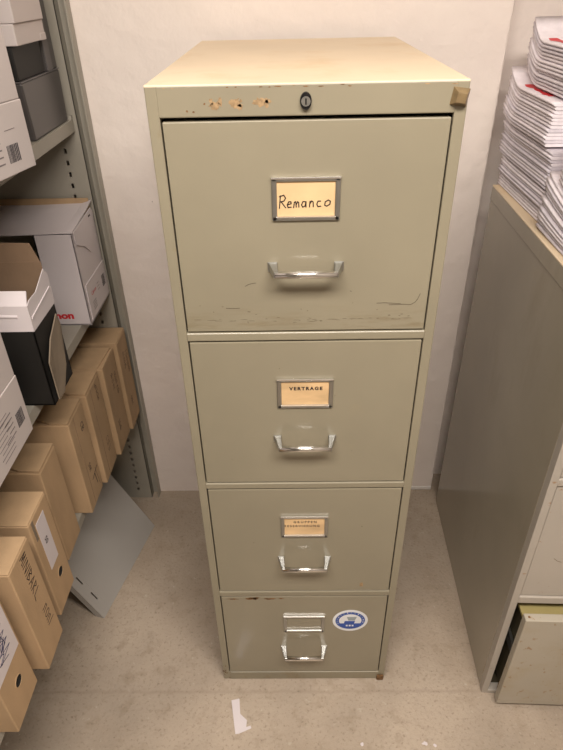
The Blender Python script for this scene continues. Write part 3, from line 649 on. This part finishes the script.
# ------------------------------------------------------------------ middle shelf: white carton, black and white carton, white carton with barcode
ZM = .7505
t = thing('carton', (-.44, .52, ZM), 'white carton with red lettering and raised top flap by the shelving end panel', 'box')
x1 = -.297; x0 = x1-.085; y0, y1 = .441, .606; zt = .972
h = MB(); h.box(x0, x1, y0, y0+.003, ZM, zt, 'white_cool', .0008); h.box(x0, x1, y1-.003, y1, ZM, zt, 'white_cool'); h.box(x1-.003, x1, y0, y1, ZM, zt, 'white_cool', .0008)
h.box(x0, x1, y0, y1, ZM, ZM+.003, 'white_cool'); h.box(x0, x0+.003, y0, y1, ZM, zt, 'black_box')
h.text('Canon', x0+.009, ZM+.026, .076, .019, 'red', front_at(y0), .0003, .05)
h.box(x1-.001, x1+.0016, y0+.012, y1-.001, ZM+.006, ZM+.095, 'white_cool', .0006)      # glued end label panel
P_ = side_at(x1+.0016); h.text('Canon', y0+.055, ZM+.063, .036, .010, 'red', P_, .0003, .01)
for k in range(4): h.box(x1+.0016, x1+.0019, y0+.035, y0+.060, ZM+.022+k*.006, ZM+.0235+k*.006, 'print')
for k in range(3): h.box(x1+.0016, x1+.0019, y0+.085, y0+.100, ZM+.050+k*.008, ZM+.051+k*.008, 'print')
for k in range(7): h.box(x1+.0016, x1+.0019, y1-.040, y1-.018, ZM+.040+k*.0042, ZM+.0425+k*.0042, 'barcode')
h.build('box_body', t)
# triangular tucked flap on the end, and the big top flap drooping over the opening
h = MB(); h.prism([(x1+.0008, y0+.004, zt+.003), (x1+.0008, y1-.020, zt+.012), (x1+.0008, y1-.012, zt-.012), (x1+.0008, y0+.090, zt-.075), (x1+.0008, y0+.060, zt-.050), (x1+.0008, y0+.012, zt-.028)], (.0022, 0, 0), 'white_cool')
h.box(x1+.003, x1+.0034, y1-.048, y1-.034, zt-.002, zt+.002, 'ink'); h.build('tucked_flap', t)
h = MB(); N = 10
rows_ = []
for i in range(N+1):
    f = i/N; y = y0-.002+(y1-y0)*f; zz = zt+.006+.010*f+.010*max(0, f-.7)
    rows_.append([h.bm.verts.new(p) for p in ((x0-.22, y, zz-.002), (x0-.05, y, zz-.003), (x1-.02, y, zz), (x1+.002, y, zz+.006*f))])
low = [[h.bm.verts.new(v.co-Vector((0, 0, .0025))) for v in r] for r in rows_]
fs = []
for i in range(N):
    for j in range(3):
        fs.append(h.bm.faces.new((rows_[i][j], rows_[i][j+1], rows_[i+1][j+1], rows_[i+1][j]))); fs.append(h.bm.faces.new((low[i][j], low[i+1][j], low[i+1][j+1], low[i][j+1])))
    fs.append(h.bm.faces.new((rows_[i][3], low[i][3], low[i+1][3], rows_[i+1][3]))); fs.append(h.bm.faces.new((rows_[i][0], rows_[i+1][0], low[i+1][0], low[i][0])))
for j in range(3): fs.append(h.bm.faces.new((rows_[0][j], low[0][j], low[0][j+1], rows_[0][j+1]))); fs.append(h.bm.faces.new((rows_[N][j], rows_[N][j+1], low[N][j+1], low[N][j])))
h.faces(fs, 'white_cool'); h.build('top_flap', t)
h = MB(); h.box(x0-.22, x1-.004, y1-.006, y1-.003, zt-.01, zt+.030, 'cardboard'); fl = h.build('back_flap', t); fl['label'] = 'brown cardboard inner flap'

t = thing('carton', (-.44, .17, ZM), 'open black carton with torn white rim and brown inside, on the middle shelf', 'box')
x1 = -.281; x0 = -.58; y0, y1 = .126, .236; zt = .970; zw = .916
h = MB()
for (a, b_, c, d) in ((x0, x1, y0, y0+.003), (x0, x1, y1-.003, y1), (x1-.003, x1, y0, y1), (x0, x0+.003, y0, y1)): h.box(a, b_, c, d, ZM, zw, 'black_box', .0006)
h.box(x0, x1, y0, y1, ZM, ZM+.003, 'black_box')
ins = .0034
h.box(x0+ins, x1-ins, y0+ins, y0+ins+.001, ZM+.003, zw+.05, 'cardboard_d'); h.box(x0+ins, x1-ins, y1-ins-.001, y1-ins, ZM+.003, 1.0, 'cardboard_d')
h.box(x0+ins, x0+ins+.001, y0+ins, y1-ins, ZM+.003, 1.0, 'cardboard_d'); h.box(x0+ins, x1-ins, y0+ins, y1-ins, ZM+.0032, ZM+.0045, 'cardboard_d')
h.build('box_body', t)
h = MB()   # white rim: torn, sloping down towards the near corner
w_ = .0015
h.hexa([(x0, y0-w_, zw-.002), (x1+w_, y0-w_, zw-.002), (x1+w_, y0+.0015, zw-.002), (x0, y0+.0015, zw-.002), (x0, y0-w_, zt-.004), (x1+w_, y0-w_, zt-.006), (x1+w_, y0+.0015, zt-.006), (x0, y0+.0015, zt-.004)], 'white_cool')
h.prism([(x1, y0, zw-.002), (x1, y1, zw-.001), (x1, y1, zt+.004), (x1, y1-.012, zt+.020), (x1, y0+.045, zt-.001), (x1, y0+.012, zt-.001), (x1, y0, zt-.006)], (w_, 0, 0), 'white_cool')
h.hexa([(x0, y0-.0008, zt-.008), (x1+.0010, y0-.0008, zt-.008), (x1-.004, y0+.022, zt+.010), (x0, y0+.022, zt+.012), (x0, y0-.0014, zt-.005), (x1+.0010, y0-.0014, zt-.006), (x1-.004, y0+.0205, zt+.0125), (x0, y0+.0205, zt+.0145)], 'white_cool')
# crumpled folds in the band
h.prism([(x1+w_, y0+.004, zw+.020), (x1+w_, y1-.01, zw+.034), (x1+w_, y1-.008, zw+.037), (x1+w_, y0+.004, zw+.024)], (.0016, 0, 0), 'white_cool')
h.hexa([(x0, y0-w_-.0018, zw+.034), (x1-.02, y0-w_-.0018, zw+.026), (x1-.02, y0-w_, zw+.024), (x0, y0-w_, zw+.030), (x0, y0-w_-.0018, zw+.037), (x1-.02, y0-w_-.0018, zw+.029), (x1-.02, y0-w_, zw+.031), (x0, y0-w_, zw+.040)], 'white_cool')
h.build('torn_rim', t)
h = MB(); h.prism([(x0, y1-.004, zw), (x1-.012, y1-.004, zw), (x1-.004, y1-.004, zt+.025), (x1-.018, y1-.001, 1.034), (x0, y1+.004, 1.040)], (0, .003, 0), 'cardboard_d'); h.build('raised_flap', t)
h = MB(); xq = x1+.006
h.prism([(xq, .134, .842), (xq-.003, .170, .872), (xq-.0035, .222, .898), (xq-.003, .228, .870), (xq+.002, .196, .800), (xq+.002, .160, .7600), (xq+.001, .132, .7600)], (.0025, 0, 0), 'cardboard_flap')
f_ = h.build('torn_side_flap', t); f_['label'] = 'greyish brown torn cardboard flap'

def printed_carton(base, x0, x1, y0, y1, z0, z1, label, splits, code, seed):
    t = thing('carton', base, label, 'box'); h = MB()
    zz = z0; off = 0
    for s_ in splits+[z1]:
        h.box(x0, x1-off, y0, y1-off, zz, s_-.0006, 'white_box', .0014); zz = s_; off += .0012
    h.build('box_body', t)
    h = MB(); cy, cz, cw, ch = code; r_ = random.Random(seed); P_ = side_at(x1); y = cy
    while y < cy+cw:
        wd = r_.choice((.0009, .0014, .0024)); h.box(x1-.0003, x1+.0003, y, y+wd, cz, cz+ch, 'barcode'); y += wd+r_.choice((.0010, .0014))
    for k in range(5):
        ln = r_.uniform(.02, .05); h.box(x1-.0003, x1+.0003, cy-.012-ln, cy-.012, cz+.002+k*.010, cz+.0042+k*.010, 'print')
    return t, h, P_
t, h, P_ = printed_carton((-.244, .223, 1.1745), -.53, -.244, -.17, .223, 1.1745, 1.382, 'white printed carton with black barcode, on the upper shelf beside the charcoal box', [1.276], (.160, 1.192, .028, .026), 2)
t.rotation_euler.z = math.radians(-13)
h.box(-.2443, -.2437, .165, .190, 1.2385, 1.2395, 'print'); h.box(-.2443, -.2437, .09, .140, 1.2365, 1.2405, 'print')
h.build('printed_label', t)
t, h, P_ = printed_carton((-.45, -.10, ZM), -.62, -.299, -.33, .056, ZM, .955, 'white printed carton with barcode, on the middle shelf in front of the black carton', [.870], (.014, .786, .024, .028), 5)
for k in range(9):
    r_ = random.Random(k); ya = -.065+r_.uniform(0, .008); h.box(-.2993, -.2987, ya, -.008+r_.uniform(-.02, .0), .768+k*.0085, .7692+k*.0085, 'print')
h.build('printed_label', t)
t = thing('paper_pack', (-.244, .223, 1.3825), 'crumpled bright white paper pack lying on the upper white carton', 'paper pack')
t.rotation_euler.z = math.radians(-13); PKZ = t
h = MB()
for k in range(3): h.hexa([(-.52, -.12, 1.3825+k*.022), (-.262-.006*(k % 2), -.12, 1.3825+k*.022), (-.262+.004*k, .205, 1.3825+k*.022), (-.52, .21, 1.3825+k*.022), (-.52, -.12, 1.4035+k*.022), (-.258, -.12, 1.4035+k*.022), (-.266, .20, 1.4030+k*.022), (-.52, .21, 1.4035+k*.022)], 'white_cool', .003)
h.build('wrapper', t)

# upper shelf: charcoal storage box with white packs on it
t = thing('storage_box', (-.45, .5, 1.1745), 'dark charcoal plastic storage box at the end of the upper shelf', 'box')
h = MB(); x1 = -.305
h.hexa([(-.60, .395, 1.1745), (x1, .395, 1.1745), (x1, .592, 1.1745), (-.60, .592, 1.1745), (-.60, .389, 1.274), (x1, .389, 1.274), (x1, .598, 1.274), (-.60, .598, 1.274)], 'charcoal', .003)
h.build('box_body', t)
h = MB(); h.box(-.60, x1+.0008, .3885, .5985, 1.2745, 1.2765, 'charcoal_l', .0006); h.build('rim', t)
h = MB(); h.box(-.60, x1-.004, .392, .530, 1.2768, 1.3325, 'black_box', .002); h.build('upper_tray', t)
t = thing('file_holder', (-.45, .565, 1.2768), 'narrow tall charcoal file holder standing on the charcoal box, behind the white packs', 'file holder')
h = MB(); h.box(-.60, x1-.002, .5345, .597, 1.2770, 1.46, 'charcoal', .002); h.build('holder_body', t)
h = MB(); h.box(x1-.002, x1+.0002, .536, .566, 1.2770, 1.405, 'charcoal_l', .0008); h.build('spine_strip', t)
for k, (z0, z1, xo, lab) in enumerate(((1.333, 1.3665, .004, 'white boxed pack resting on the dark charcoal storage box, lower of two'), (1.367, 1.440, .008, 'white boxed pack on the upper shelf, stacked on another white pack'))):
    h = MB(); h.box(-.58, x1+xo+.006, .388, .533-.003*k, z0, z1, 'white_box', .0016)
    if k == 0: h.box(x1+xo-.014, x1+xo+.007, .505, .534, z0-.0002, z0+.012, 'white_box', .001)
    o = h.build('paper_pack', base=(-.44, .46, z0)); tag(o, lab, 'paper pack')

# ------------------------------------------------------------------ scraps on the floor
h = MB()
def FL(a, b_, hh): return (a, b_, hh)
sp = [(.022, -.0535), (.0405, -.0485), (.0445, -.083), (.069, -.104), (.072, -.115), (.045, -.1265), (.0365, -.128), (.030, -.095)]
h.prism([(a, b_, .0006+.002*math.sin(a*80)) for a, b_ in sp], (0, 0, .0006), 'white_cool')
tag(h.build('paper_scrap', base=(.045, -.09, 0)), 'small torn white paper scrap lying on the concrete in front of the tall cabinet', 'paper scrap')
for k, (cx, cy, ra, rb, lab) in enumerate(((.463, -.148, .006, .004, 'tiny white flake on the concrete floor, front right of the tall cabinet'), (.484, -.152, .004, .003, 'tinier white flake on the concrete beside the other one'), (.322, -.150, .003, .004, 'white speck on the floor in front of the tall cabinet, by itself'))):
    h = MB(); h.blob(cx, cy, ra, rb, 'white_cool', FL, .0004, k+3, 10, .4); h.blob(cx, cy, ra*.6, rb*.5, 'white_cool', FL, .0014, k+6, 8, .3)
    h.blob(cx, cy, ra*.8, rb*.8, 'white_cool', FL, .0009, k+9, 8, .3)
    tag(h.build('paint_flake', base=(cx, cy, 0)), lab, 'flake')
